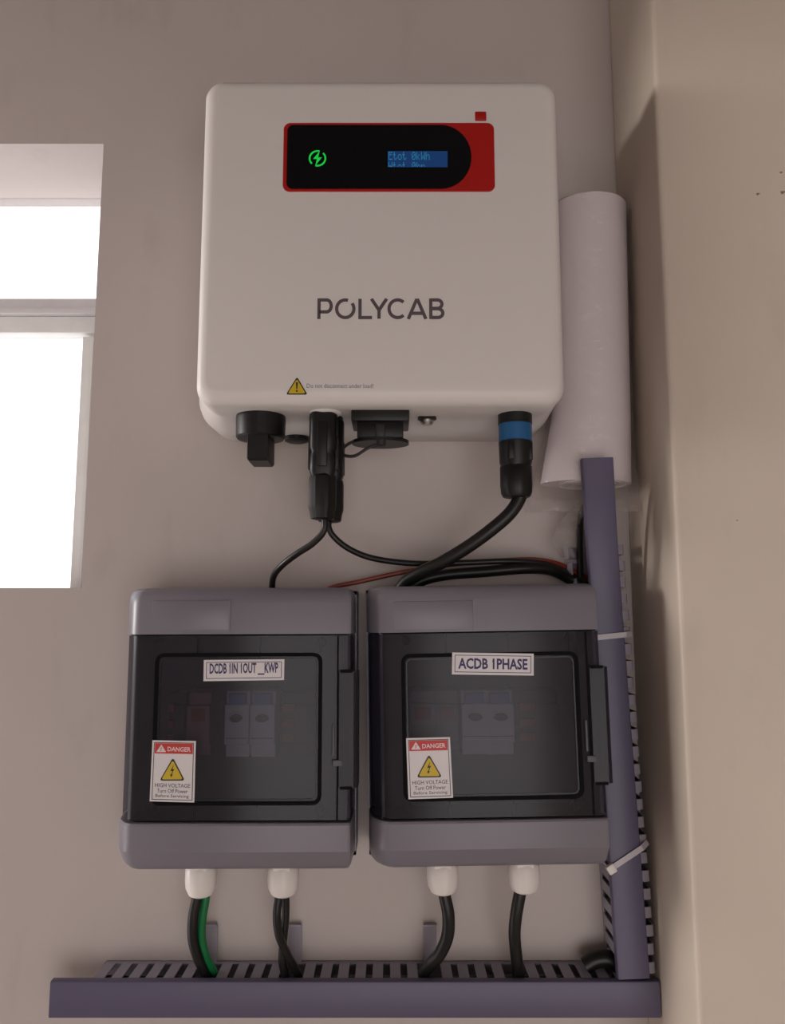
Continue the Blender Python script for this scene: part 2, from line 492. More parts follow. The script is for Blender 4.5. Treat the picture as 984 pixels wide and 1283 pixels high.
# lettering: strokes
X0, X1 = at(398, 387, YF).x, at(557, 387, YF).x
ZB, ZH = at(480, 400, YF).z, at(480, 374, YF).z - at(480, 400, YF).z
def arc(cx, cz, rx, rz, a0, a1, n=20): return [(cx+rx*math.cos(R(a0+(a1-a0)*i/n)), cz+rz*math.sin(R(a0+(a1-a0)*i/n))) for i in range(n+1)]
LW = (X1-X0); tw = .0032
def letter(strokes, name='letter'):
    mb = MB()
    for k_, st in enumerate(strokes):
        mb.ribbon([(X0+x*LW, ZB+tw/2+z*(ZH-tw)) for x, z in st], tw, YF-.0006-.00008*k_, YF+.0002)
    return mb
polycab = [
    [[(.012, -.08), (.012, 1), (.07, 1)] + arc(.072, .66, .036, .34, 85, -85, 12) + [(.07, .32), (.014, .32)]],
    [arc(.219, .5, .068, .5, 38, -288, 30)],
    [[(.335, 1.06), (.335, 0), (.43, 0)]],
    [[(.425, 1.06), (.485, .42)], [(.485, .46), (.485, -.06)], [(.545, 1.06), (.485, .42)]],
    [arc(.632, .5, .068, .5, 48, 312, 26)],
    [[(.716, -.08), (.7835, 1.06)], [(.7865, 1.06), (.854, -.08)], [(.742, .24), (.828, .24)]],
    [[(.893, -.08), (.893, 1.08)], [(.893, 1), (.940, 1)] + arc(.945, .76, .036, .24, 85, -85, 12) + [(.940, .52), (.893, .52)], [(.893, .50), (.942, .50)] + arc(.948, .25, .040, .25, 85, -85, 12) + [(.942, 0), (.893, 0)]],
]
b = MB()
for st in polycab:
    m_ = letter(st); n = len(b.v); b.v += m_.v; b.f += [tuple(i+n for i in f) for f in m_.f]
# separate short stroke completing the open O
m_ = letter([arc(.218, .5, .074, .5, 52, 66, 4)])
b.build('lettering', M['ink'], inv, 0)['label'] = 'dark grey capital lettering on the front'
# warning sticker
def triangle(c, w_, h_, r=.12):
    """rounded triangle outline, c = centre of the base"""
    A = [Vector((c[0]-w_/2, c[1])), Vector((c[0]+w_/2, c[1])), Vector((c[0], c[1]+h_))]
    out = []
    for i in range(3):
        p, q, n_ = A[i-1], A[i], A[(i+1) % 3]
        for t in (0, .25, .5, .75, 1):
            a_ = q+(p-q)*r; b_ = q+(n_-q)*r
            out.append(tuple((1-t)**2*a_+2*t*(1-t)*q+t*t*b_))
    return out
BOLT = ((.12, 1), (-.22, .42), (.02, .46), (-.14, .14), (-.26, .18), (-.08, -.06), (.06, .22), (-.04, .20), (.20, .62), (.0, .58))
def warn(parent, bx, bz, w_, h_, Y, sign, tilt=0):
    t = MB().prism(triangle((bx, bz), w_, h_), Y-.0002, Y).build('warning_triangle', M['inkblack'], parent, 0)
    MB().prism(triangle((bx, bz+h_*.065), w_*.82, h_*.80), Y-.0004, Y-.0001).build('yellow_field', M['yellow'], t, 0)
    m = MB(); yb = Y-.0006
    if sign == '!':
        m.prism([(bx-.05*w_, bz+h_*.68), (bx-.022*w_, bz+h_*.30), (bx+.022*w_, bz+h_*.30), (bx+.05*w_, bz+h_*.68)], yb, Y-.0003)
        m.prism([(bx+.045*w_*math.cos(a_*math.pi/4), bz+h_*.19+.045*w_*math.sin(a_*math.pi/4)) for a_ in range(8)], yb, Y-.0003)
    else:
        m.prism([(bx+x*w_*.42, bz+h_*.12+z*h_*.56) for x, z in BOLT], yb, Y-.0003)
    m.build('symbol', M['inkblack'], t, 0)
    return t
a = at(372, 494.5, YF); c2 = at(385, 494.5, YF); c3 = at(372, 472, YF)
warn(inv, a.x, a.z, (c2.x-a.x)*2*1.05, c3.z-a.z, YF, '!')
a = at(384.5, 486, YF)
text('small_print', 'Do not disconnect under load!', a.x, a.z, at(468, 484, YF).x-a.x, YF-.0003, M['ink_grey'], inv, height=.0042, tilt=-.004)

# underside fittings ----------------------------------------------------
ZU = IZ0 + .0005
# rotary switch
c = at(327, 530, -.097); sx_ = c.x
sw = MB().lathe((sx_, -.097, ZU), [(.0205, .002), (.0250, .0005), (.0255, -.004), (.0250, -.0225), (.0235, -.0245), (.018, -.025)], 36).build('rotary_switch', M['black'], inv)
hb = MB()
hb.rings([[(sx_-.010+.001, -.119, z_) , (sx_+.012-.001, -.119, z_), (sx_+.012, -.116, z_), (sx_+.012, -.080, z_), (sx_-.010, -.080, z_), (sx_-.010, -.116, z_)] for z_ in (ZU-.020, ZU-.048)] +
         [[(sx_-.008, -.117, ZU-.0505), (sx_+.010, -.117, ZU-.0505), (sx_+.0105, -.114, ZU-.0505), (sx_+.0105, -.082, ZU-.0505), (sx_-.0085, -.082, ZU-.0505), (sx_-.0085, -.114, ZU-.0505)]])
hb.build('switch_handle', M['black'], sw, 30)
# flat vent cap behind the switch
c = at(372, 552, -.03)
MB().lathe((c.x, -.030, IZ0-.0066), [(.010, .003), (.0135, .002), (.0135, -.0045), (.010, -.0060)], 24).build('vent_cap', M['black'], inv)
# sockets of the dc inputs
for yy in (-.112, -.082):
    c = at(408, 530, -.110)
    MB().lathe((c.x, yy, ZU), [(.0160, .002), (.0160, -.0015), (.0135, -.0035)], 24).build('dc_socket', M['casing'] if yy < -.1 else M['black'], inv)
# communication port with cap
c = at(477, 530, -.10)
cp = MB().box(c.x-.0290, c.x+.0290, -.124, -.076, ZU-.0115, ZU+.001, .0015).build('communication_port', M['black'], inv)
MB().box(c.x-.0232, c.x+.0232, -.118, -.082, ZU-.027, ZU-.011, .001).build('port_body', M['black'], cp)
MB().box(c.x-.0045, c.x+.0045, -.121, -.115, ZU-.029, ZU-.014, .001).build('port_latch', M['black_soft'], cp)
MB().rings([[(x, y, ZU-.027+dz) for x, y in [(c.x+.0290*math.cos(R(t*12)), -.10+.022*math.sin(R(t*12))) for t in range(30)]] for dz in (0, -.0035)]).build('port_cap', M['black'], cp)
q = [at(x, y, Y) for x, y, Y in ((478, 556, -.120), (462, 561, -.123), (445, 571, -.121), (431, 570, -.118), (430, 562, -.112), (441, 554, -.108), (455, 550, -.104))]
MB().tube(q, .0016, 8).build('cap_lanyard', M['black_soft'], cp)
MB().lathe((q[0].x, q[0].y, q[0].z-.002), [(.002, -.001), (.0045, 0), (.0045, .006), (.003, .007)], 14).build('lanyard_knob', M['black_soft'], cp)
# grounding screw
c = at(536, 531, -.10)
gs = MB().lathe((c.x, -.088, ZU), [(.0095, .001), (.0100, -.001), (.0085, -.0022)], 22).build('ground_washer', M['black_soft'], inv)
MB().lathe((c.x, -.088, ZU-.002), [(.0068, .001), (.0068, -.003), (.005, -.0052), (.002, -.006)], 20).build('screw_head', M['steel'], gs)
# faint port captions
for px_, wd, s in ((472, .010, 'COM'), (640, .022, 'AC GRID')):
    pass

# ------------------------------------------------------------------ plugged cables
def lathe_part(name, c, prof, material, parent, n=28, k=None):
    return MB().lathe(c, prof, n, 'z', k).build(name, material, parent)
rib = lambda i, h: 1.0 if (i // 2) % 2 else .93
def dc_cable(px, Y, zshift, label, path, r=.0034):
    c = at(px, 530, -.110)
    t = thing('dc_cable', label, 'cable', (c.x, Y, ZU), group=None)
    z = ZU + zshift
    b = MB()
    b.rings([ring for ring in [[(c.x+s*(x), Y+y, z+dz) for x, y in rrect(0, 0, wx, wy, min(wx, wy)*.3, 4)] for dz, wx, wy, s in
            ((-.002, .024, .024, 1), (-.004, .0275, .027, 1), (-.038, .0275, .027, 1), (-.042, .024, .024, 1), (-.046, .0265, .024, 1), (-.062, .0265, .024, 1), (-.068, .022, .021, 1))]])
    pb = b.build('plug_body', M['black'], t, 40)
    for s in (-1, 1):
        MB().box(c.x+s*.0128-.0018, c.x+s*.0128+.0018, Y-.006, Y+.006, z-.060, z-.026, .001).build('locking_clip', M['black'], pb)
    MB().box(c.x-.005, c.x+.005, Y-.0155, Y-.012, z-.058, z-.012, .001).build('plug_ridge', M['black'], pb)
    nut = MB().lathe((c.x, Y, z), [(.0115, -.064), (.0138, -.067), (.0145, -.071), (.0145, -.096), (.0140, -.099), (.0130, -.102), (.0120, -.1085), (.0085, -.1095)], 28, 'z', rib).build('cable_nut', M['black'], t, 25)
    MB().tube([(c.x, Y, z-.098)]+path, r, 12).build('cable_jacket', M['cable'], t)
    return t
cA = at(404, 645, -.115)
dc_cable(406, -.113, 0, 'black cable plugged under inverter, dropping to the left cabinet', [
    at(407, 662, -.113), at(393, 680, -.108), at(372, 694, -.100), at(354, 708, -.088), at(343, 722, -.072), at(341, 740, -.060), at(341, 752, -.056)])
dc_cable(412, -.081, .001, 'thin black cable plugged under inverter, sweeping right into vertical duct', [
    at(412, 660, -.082), at(420, 674, -.080), at(440, 689, -.074), at(470, 700, -.066), at(520, 706, -.056), at(580, 705, -.048), at(640, 703, -.043), at(680, 706, -.034), at(700, 713, -.024), at(716, 721, -.015), at(736, 732, -.014)], .0032)
# ac cable
c = at(646, 530, -.105); Y = -.103
ac = thing('ac_cable', 'thick black cable with blue ringed round plug hanging from the inverter', 'cable', (c.x, Y, ZU))
lathe_part('plug_collar', (c.x, Y, ZU), [(.0150, .001), (.0172, 0), (.0174, -.0105), (.0170, -.011)], M['black'], ac)
o = lathe_part('lock_ring', (c.x, Y, ZU), [(.0165, -.0105), (.0169, -.011), (.0169, -.0285), (.0162, -.029)], M['blue'], ac); o['label'] = 'bright blue locking ring'
lathe_part('plug_sleeve', (c.x, Y, ZU), [(.0165, -.0285), (.0172, -.029), (.0165, -.050), (.0155, -.053), (.0152, -.056)], M['black'], ac)
for s in (-.4, .9):
    MB().box(c.x+.016*math.sin(s)-.0030, c.x+.016*math.sin(s)+.0030, Y-.0172*math.cos(s)-.0008, Y-.015*math.cos(s)+.002, ZU-.049, ZU-.031, .0006).build('sleeve_ridge', M['black'], ac)
lathe_part('gland_nut', (c.x, Y, ZU), [(.0150, -.053), (.0163, -.055), (.0163, -.074), (.0155, -.082), (.0135, -.0855), (.0090, -.086)], M['black'], ac, 28, lambda i, h: 1.0 if i % 4 else .955)
MB().tube([(c.x+.001, Y, ZU-.078), at(652, 622, -.101), at(640, 642, -.100), at(618, 662, -.097), at(588, 684, -.090), at(555, 704, -.080), at(530, 716, -.070), at(510, 728, -.060), at(500, 742, -.055), at(496, 756, -.054)], .0068, 14).build('cable_jacket', M['cable'], ac)
# cables running from the cabinets to the vertical duct
o = MB().tube([at(512, 752, -.045), at(516, 738, -.044), at(530, 727, -.044), at(560, 720, -.043), at(610, 716, -.042), at(660, 712, -.040), at(690, 714, -.030), at(712, 724, -.018), at(736, 738, -.015)], .0062, 12).build('black_cable', M['cable'])
tag(o, 'stout black cable lying along the wall from right cabinet top into duct', 'cable')
o = MB().tube([at(400, 752, -.020), at(414, 737, -.020), at(450, 729, -.020), at(500, 718, -.022), at(560, 708, -.024), at(620, 703, -.026), at(665, 701, -.028), at(695, 705, -.020), at(714, 713, -.010), at(736, 724, -.008)], .0026, 10).build('red_cable', M['red_cable'])
tag(o, 'thin red brown cable running along the wall above the cabinets', 'cable')
o = MB().tube([at(728, 738, -.012), at(727, 700, -.014), at(727, 668, -.016), at(729, 642, -.018), at(738, 630, -.02)], .0036, 10).build('black_cable', M['cable'])
tag(o, 'short black cable loop rising beside the top of the vertical duct', 'cable')

# ------------------------------------------------------------------ paper roll in a clear bag
rc_top, rc_bot = at(744, 262, -.046), at(735, 606, -.046)
rc_top.x = .2225; rc_bot.x = .2170
rc_top.y = rc_bot.y = -.0435
roll = thing('paper_roll', 'white rolled paper in a clear plastic bag hanging in the corner', 'paper roll', (rc_bot.x, -.046, rc_bot.z))
b = MB(); rs = []
NS = 64
def spiral(t, rad):
    out = []
    k = NS
    for i in range(k+1):
        a = math.pi*.15 + 2*math.pi*1.0*i/k
        r_ = rad*(1-.03*(1-i/k))
        out.append((math.cos(a)*r_, math.sin(a)*r_))
    return out
for j in range(15):
    t = j/14
    c_ = rc_bot.lerp(rc_top, t)
    rad = .0420
    rs.append([(c_.x+x*(1+(.36*max(0, .26-t)/.26 if x < 0 else 0)), min(c_.y+y*(.985-.22*max(0, .2-t)/.2), -.001), c_.z) for x, y in spiral(t, rad)])
b.rings(rs, True, True)
b.build('paper', M['paper'], roll, 40)
# inner turns seen at the ends
for zc, sgn in ((rc_top, 1), (rc_bot, -1)):
    b = MB()
    pts = []
    for i in range(90):
        a = i*.30; r_ = .012+.0285*i/90
        pts.append((zc.x+r_*math.cos(a), zc.y+r_*math.sin(a)))
    b.rings([[(x, y, zc.z+sgn*h) for h in (-.001, .0012)] for x, y in pts], False, False, False)
    b.build('paper_turns', M['paper'], roll, 0)
# bag
b = MB(); rs = []
zlo = at(700, 641, -.045).z; zhi = at(745, 250, -.046).z
nb = 48
def bagring(t):
    z = zlo + (zhi-zlo)*t
    tt = (z-rc_bot.z)/(rc_top.z-rc_bot.z)
    c_ = rc_bot.lerp(rc_top, max(0, min(1, tt)))
    ring = []
    for i in range(nb):
        a = 2*math.pi*i/nb
        rx, ry = .0436, .0428
        if tt < .28:
            k = (.28-tt)/.28; rx += (.020*k if math.cos(a) < 0 else .003*k); ry *= max(.12, 1 - .88*max(0, -tt+.005)/.055)
        if tt > 1:
            k = min(1, (tt-1)/max(1e-4, ((zhi-rc_top.z)/(rc_top.z-rc_bot.z)))); rx *= 1-.93*k; ry *= 1-.90*k
        p = Vector((c_.x+rx*math.cos(a), c_.y+ry*math.sin(a), z))
        nz = abs(noise.noise(Vector((p.x*70, p.y*70, p.z*30))))*.0024 + abs(noise.noise(Vector((p.x*180, p.y*180, p.z*120))))*.0012
        if tt < .02: nz *= 3.5
        p += Vector((math.cos(a), math.sin(a), 0))*nz
        p.z += noise.noise(Vector((a*2, 3, z*50)))*.003
        p.y = min(p.y, -.0006); p.x = min(p.x, PX-.0006)
        ring.append(p)
    return ring
for j in range(56): rs.append(bagring(j/55))
b.rings(rs, False, False)
b.build('plastic_bag', M['bag'], roll, 16)
# twisted tail of the bag beside the duct
b = MB(); rs = []
for j in range(14):
    t = j/13
    p = at(730-22*math.sin(t*2.6)-6*t, 636+62*t, -.03)
    rs.append([p+Vector((.012*(1-.3*t)*math.cos(a)*(1+.4*noise.noise(Vector((a*3, t*9, 1)))), .010*math.sin(a)*(1+.5*noise.noise(Vector((a*2, t*7, 5)))), .004*noise.noise(Vector((a*2, t*8, 9))))) for a in [2*math.pi*i/12 for i in range(12)]])
b.rings(rs, False, False)
b.build('bag_tail', M['bag'], roll, 16)
p = at(747, 252, -.046)
MB().lathe((p.x, -.046, p.z-.006), [(.0022, 0), (.003, .003), (.0018, .008), (.0026, .012), (.001, .014)], 10).build('bag_knot', M['gland'], roll)

# ------------------------------------------------------------------ distribution boxes
BW, BH = .212, .2700
YB = -.110
def distribution_box(cx, zb, tilt, label, tpx, name_text, name_px, danger_px, inner, rotn, gland_px, navy):
    loc = Vector((cx, 0, zb))
    t = thing('distribution_box', label, 'electrical box', loc, (0, tilt, 0))
    def L(px, py, Y):
        p = at(px, py, Y) - loc
        return Matrix.Rotation(-tilt, 3, 'Y') @ p + loc
    xl, xr = cx-BW/2, cx+BW/2
    z0, z1 = zb, zb+BH
    zd1 = zb+BH-.0455            # top of the door
    zd0 = zb+.0475               # bottom of the door
    def hsec(yf, il, ir, yb=-.052):
        """plan outline of the covers: wide rounded left flank, steep right flank"""
        pts = [(xl-.018, yb), (xl-.0165, yf+.030), (xl-.013, yf+.018), (xl-.007, yf+.008), (xl-.002, yf+.0025), (xl+.004, yf)]
        pts += [(xr-.004, yf), (xr-.001, yf+.0015), (xr, yf+.005), (xr+.001, yf+.03), (xr+.0015, yb)]
        return [(x+(il if x < cx else -ir), y) for x, y in pts]
    # base tray
    b = MB()
    b.box(xl-.018, xr+.002, -.004, 0, z0+.002, z1-.002)
    b.box(xl-.018, xl-.0155, -.055, -.003, z0+.002, z1-.002); b.box(xl-.004, xl-.001, -.1005, -.003, zd0-.004, zd1+.004); b.box(xr-.002, xr+.002, -.055, -.003, z0+.002, z1-.002); b.box(xr-.005, xr-.002, -.100, -.003, zd0-.004, zd1+.004)  # deep inner liner at left added to block sun through the smoked flank
    b.box(xl-.018, xr+.002, -.055, -.003, z1-.006, z1-.002); b.box(xl-.018, xr+.002, -.055, -.003, z0+.002, z0+.006)
    b.build('base_tray', M['grey'], t)
    # top cover (plan outline lofted upwards, rounded at the top edge)
    def cover_rings(levels):
        rs = []
        for z, dy, inset in levels:
            rs.append([(x, min(y, -.050) if abs(y+.052) < .003 else y, z) for x, y in hsec(YB+dy, inset, inset)])
        return rs
    top = MB().rings(cover_rings([(zd1, 0.000, 0), (zd1+.030, .0008, 0), (z1-.009, .0018, .0003), (z1-.004, .004, .0015), (z1-.001, .008, .004), (z1, .014, .008)]))
    tc = top.build('top_cover', M['grey'], t, 45)
    pa, pb_ = L(tpx[0], 790, YB), L(tpx[1], 752, YB)
    MB().box(pa.x, pb_.x, YB-.0002, YB+.004, pa.z, pb_.z, .001).build('marking_field', M['grey'], tc)
    pl_ = L(tpx[1], 772, YB)
    MB().box(pl_.x-.0006, pl_.x+.0006, YB-.0010, YB+.003, pa.z-.001, pb_.z+.001).build('rib', M['grey'], tc)
    # bottom cover: juts forward, chamfered underneath
    bot = MB().rings(cover_rings([(z0, .020, .006), (z0+.0015, .014, .003), (z0+.006, .0085, .001), (z0+.0215, -.0035, 0), (zd0-.002, -.0045, .0003), (zd0, -.0035, .001)]))
    bot.build('bottom_cover', M['grey'], t, 27)
    # dark seams above and below the door
    for zz in (zd1-.0012, zd0+.0001):
        b = MB(); b.rings([[(x, y, z) for x, y in hsec(YB+.0035, .002, .002)] for z in (zz, zz+.0012)]); b.build('seam', M['gasket'], t)
    # smoked door: front plate and flanks
    sec = hsec(YB+.0012, .0010, .0004)
    front = MB()
    inner_sec = [(x+(.0022 if x < cx else -.0022), y+.0022) for x, y in sec]
    rs = []
    for z in (zd0+.0016, zd1-.0016):
        rs.append([(x, y, z) for x, y in sec])
    front.rings(rs, False, False, False)
    dr = front.build('door', M['smoke'], t, 50)
    dr['label'] = 'smoked see-through door'
    YD = YB+.0012
    # groove around the viewing pane
    pa, pb_ = L(rotn['pane'][0], rotn['pane'][3], YD), L(rotn['pane'][2], rotn['pane'][1], YD)
    px0, px1, pz0, pz1 = pa.x, pb_.x, pa.z, pb_.z
    b = MB(); b.ribbon(rrect((px0+px1)/2, (pz0+pz1)/2, px1-px0, pz1-pz0, .007, 6), .0036, YD-.0009, YD+.0015, True)
    b.build('pane_gasket', M['gasket'], dr)
    b = MB(); b.ribbon(rrect((px0+px1)/2, (pz0+pz1)/2, px1-px0-.007, pz1-pz0-.007, .005, 6), .0012, YD-.0007, YD+.0008, True)
    b.build('pane_bevel', M['smoke'], dr)
    # ribs moulded on the back of the door
    for fx in (.30, .62, .93):
        for za, zb_ in ((zd0+.002, pz0-.002), (pz1+.002, zd1-.002)):
            X = xl+.212*fx*.9+.004
            MB().box(X-.0009, X+.0009, YD+.0004, YD+.006, za, zb_).build('door_rib', M['gasket'], dr, 0)
    # corner screws behind the door
    for X in (xl+.022, xr-.030):
        for Z in (zd0+.010, zd1-.008):
            MB().lathe((X, YD+.006, Z), [(.0048, .002), (.0048, -.002), (.003, -.003)], 14, 'y').build('screw', M['gasket'], dr)
    # latch side: vertical split and flap
    X = xr-.0135
    MB().box(X-.0007, X+.0007, YD-.0008, YD+.002, zd0+.002, zd1-.002).build('latch_split', M['gasket'], dr, 0)
    zl0, zl1 = L(430, 987, YB).z, L(430, 841, YB).z
    lf = MB().rings([[(x, y, z) for x, y in ((xr-.012, YB-.0012), (xr+.002, YB-.0015), (xr+.006, YB+.0015), (xr+.0065, YB+.022), (xr+.0045, YB+.022), (xr+.004, YB+.004), (xr-.012, YB+.001))] for z in (zl0, zl1)]).build('latch_flap', M['flap'], dr, 30)
    for Z in (zl0, zl1):
        MB().box(xr-.011, xr+.001, YB-.0018, YB+.004, Z-.0014, Z+.0014).build('latch_gap', M['gasket'], dr, 0)
    MB().box(xr-.0185, xr-.0165, YB-.0014, YB+.001, zl0+.030, zl1-.050, .0006).build('latch_edge', M['grey_in'], dr)
    MB().box(xr-.0180, xr-.0090, YB-.0022, YB+.001, zl0+.020, zl0+.026, .001).build('latch_catch', M['grey_in'], dr)
    # inside: back plate, rail, modular devices
    MB().box(xl-.010, xr-.004, -.030, -.028, zd0-.012, zd1+.006).build('inner_plate', M['grey_in'], t)
    pm = L((name_px[0]+name_px[2])/2, 905, -.080)
    MB().box(xl+.045, xr-.048, -.040, -.030, pm.z-.017, pm.z+.017).build('din_rail', M['grey_in'], t)
    for dev in inner:
        x0p, x1p, y0p, y1p, kind = dev
        a_, c_ = L(x0p, y1p, -.084), L(x1p, y0p, -.084)
        mt = {'mcb': M['mcb'], 'pink': M['mcb_pink'], 'dark': M['mcb_dark'], 'pale': M['grey']}[kind]
        d = MB().box(a_.x, c_.x, -.078, -.040, a_.z, c_.z, .0012)
        zc = (a_.z+c_.z)/2; hh = c_.z-a_.z
        d.box(a_.x, c_.x, -.086, -.070, zc-hh*.30, zc+hh*.30, .001)
        d = d.build({'mcb': 'circuit_breaker', 'pink': 'surge_arrester', 'dark': 'terminal_block', 'pale': 'surge_arrester'}[kind], mt, t)
        ww = c_.x-a_.x; xm = (a_.x+c_.x)/2
        if kind == 'mcb':
            MB().box(a_.x+ww*.14, c_.x-ww*.14, -.0868, -.060, zc+hh*.30, zc+hh*.46).build('blue_label', M['mcb_blue'], d)
            MB().rings([[(xm+ww*.26*math.cos(R(q_*30)), y_, zc+hh*.10+hh*.055*math.sin(R(q_*30))) for q_ in range(12)] for y_ in (-.085, -.092)]).build('toggle', M['mcb_dark'], d)
            MB().box(a_.x+ww*.05, c_.x-ww*.05, -.0866, -.080, zc-hh*.205, zc-hh*.195).build('line', M['grey_in'], d)
        elif kind == 'dark':
            for q_ in (.25, 0, -.22):
                MB().box(a_.x+ww*.1, a_.x+ww*.45, -.088, -.080, zc+hh*q_-.003, zc+hh*q_+.005, .0008).build('red_mark', M['mcb_red'], d)
        else:
            MB().box(a_.x+ww*.2, c_.x-ww*.2, -.0875, -.080, zc+hh*.05, zc+hh*.25, .0008).build('red_mark', M['mcb_red'], d)
    # name label
    YS = YD-.0010
    def sticker(corners, Y):
        """corners: photo pixels tl, tr, br, bl"""
        return [L(x, y, Y) for x, y in corners]
    tl, tr, br, bl = sticker(name_px[4], YS)
    def bil(c4, u, v):
        return c4[3].lerp(c4[2], u).lerp(c4[0].lerp(c4[1], u), v)
    def quad_plate(c4, u0, u1, v0, v1, Y0, Y1):
        q_ = [bil(c4, *uv) for uv in ((u0, v0), (u1, v0), (u1, v1), (u0, v1))]
        return MB().prism([(p.x, p.z) for p in q_], Y1, Y0)
    C4 = (tl, tr, br, bl)
    nl = quad_plate(C4, 0, 1, 0, 1, YS+.0006, YS).build('name_label', M['labelwhite'], t, 0)
    nl['label'] = 'white name label in navy print'
    b = MB(); q_ = [bil(C4, u, v) for u, v in ((.035, .12), (.965, .12), (.965, .88), (.035, .88))]
    b.ribbon([(p.x, p.z) for p in q_], .0006, YS-.0002, YS, True); b.build('label_border', M['ink_navy'], nl, 0)
    wl = (tr-tl).length; hl = (tl-bl).length
    ang = math.atan2((br-bl).z, (br-bl).x)
    p = bil(C4, .075, .26)
    text('label_text', name_text, p.x, p.z, wl*.85, YS-.0003, M['ink_navy'], nl, height=hl*.50 if '_' not in name_text else hl*.58, tilt=ang, bold=.03)
    # danger label
    C4 = tuple(sticker(danger_px, YS))
    dl = quad_plate(C4, 0, 1, 0, 1, YS+.0006, YS).build('danger_label', M['labelwhite'], t, 0)
    dl['label'] = 'white and red high voltage danger label'
    q_ = [bil(C4, u, v) for u, v in ((.05, .035), (.95, .035), (.95, .965), (.05, .965))]
    MB().ribbon([(p.x, p.z) for p in q_], .0006, YS-.0002, YS, True).build('label_border', M['inkblack'], dl, 0)
    quad_plate(C4, .065, .935, .785, .955, YS, YS-.0002).build('red_header', M['labelred'], dl, 0)
    wl = (C4[1]-C4[0]).length; hl = (C4[0]-C4[3]).length
    ang = math.atan2((C4[2]-C4[3]).z, (C4[2]-C4[3]).x)
    p = bil(C4, .36, .825)
    text('header_text', 'DANGER', p.x, p.z, wl*.53, YS-.0004, M['labelwhite'], dl, height=hl*.075, tilt=ang, bold=.015)
    p = bil(C4, .215, .81)
    MB().prism(triangle((p.x, p.z), wl*.22, hl*.125, .05), YS-.0004, YS-.0001).build('header_triangle', M['labelwhite'], dl, 0)
    MB().prism([(p.x+x*wl*.10, p.z+hl*.02+z*hl*.075) for x, z in BOLT], YS-.0006, YS-.0003).build('header_bolt', M['labelred'], dl, 0)
    p = bil(C4, .49, .345)
    tri = MB().prism(triangle((p.x, p.z), wl*.58, hl*.38), YS-.0003, YS-.0001).build('yellow_triangle', M['inkblack'], dl, 0)
    MB().prism(triangle((p.x, p.z+hl*.022), wl*.49, hl*.315), YS-.0005, YS-.0002).build('yellow_triangle', M['yellow'], dl, 0)
    MB().prism([(p.x+x*wl*.22, p.z+hl*.07+z*hl*.20) for x, z in BOLT], YS-.0007, YS-.0004).build('bolt_symbol', M['inkblack'], dl, 0)
    for s, v, wf in (('HIGH VOLTAGE', .235, .80), ('Turn Off Power', .145, .70), ('Before Servicing', .058, .76)):
        p = bil(C4, .5, v)
        text('small_print', s, p.x, p.z, wl*wf, YS-.0003, M['inkblack'], dl, height=hl*.065, tilt=ang, align='CENTER')
    # white cable glands under the box
    for gx in gland_px:
        p = L(gx, 1104, -.060)
        g = MB().lathe((p.x, -.060, z0), [(.0150, .004), (.0158, .003), (.0158, -.0075), (.0150, -.0085)], 6, 'z').build('cable_gland', M['gland'], t)
        MB().lathe((p.x, -.060, z0), [(.0138, -.006), (.0156, -.009), (.0158, -.020), (.0150, -.027), (.0120, -.033), (.0085, -.0350)], 28, 'z', lambda i, h: 1.0 if (i % 4) else .97).build('dome_nut', M['gland'], g, 30)
    return t

dcdb_pane = {'pane': (191, 820, 402, 1007)}
dcdb = distribution_box(-.145, ZC-.2425, R(-.2), 'grey distribution box labelled DCDB with smoked door, above the green cable', (190, 288),
    'DCDB 1IN 1OUT __KWP', (256, 827, 357, 853, [(255.5, 827), (356.5, 826), (356, 852), (255, 853.5)]),
    [(191, 927.5), (245.5, 928.5), (243.5, 1005.5), (187.5, 1004)],
    [(208, 232, 868, 948, 'dark'), (233, 264, 868, 948, 'pink'), (281, 312.5, 866, 950, 'mcb'), (313, 345, 866, 950, 'mcb'), (349, 394, 868, 948, 'dark')],
    dcdb_pane, (252, 355), True)
acdb = distribution_box(.1005, ZC-.2395, R(-.95), 'grey distribution box labelled ACDB with smoked door, beside the vertical duct', (494, 594),
    'ACDB 1PHASE', (567, 818, 669, 846, [(567, 817.5), (669, 819), (669, 846.5), (566.5, 845)]),
    [(509, 925), (564, 923.5), (568, 999.5), (512, 1001.5)],
    [(515, 545, 866, 944, 'pale'), (546, 574, 866, 944, 'pale'), (580, 611, 865, 947, 'mcb'), (611.5, 643, 865, 947, 'mcb'), (646, 700, 866, 946, 'dark')],
    {'pane': (508, 818, 722, 1002)}, (555, 657), False)

# ------------------------------------------------------------------ slotted wiring ducts
PITCHD, FW, FLEN = .0176, .0106, .0385
def finger_mesh(name):
    b = MB()
    prof = [(-.006, 0), (-.0405, 0), (-.0432, -.0012), (-.0445, -.0035), (-.0445, -.0085), (-.0430, -.0085), (-.0428, -.0040), (-.0415, -.0022), (-.0402, -.0016), (-.006, -.0016)]
    b.prism_x(prof, -FW/2, FW/2)
    o = b.build(name, M['duct_f'])
    me = o.data
    bpy.data.objects.remove(o, do_unlink=True)
    return me
FINGER = finger_mesh('finger')
def finger(parent, loc, rot):
    o = bpy.data.objects.new('finger', FINGER)
    COL.objects.link(o); o.parent = parent
    o.location = loc; o.rotation_euler = rot
    return o
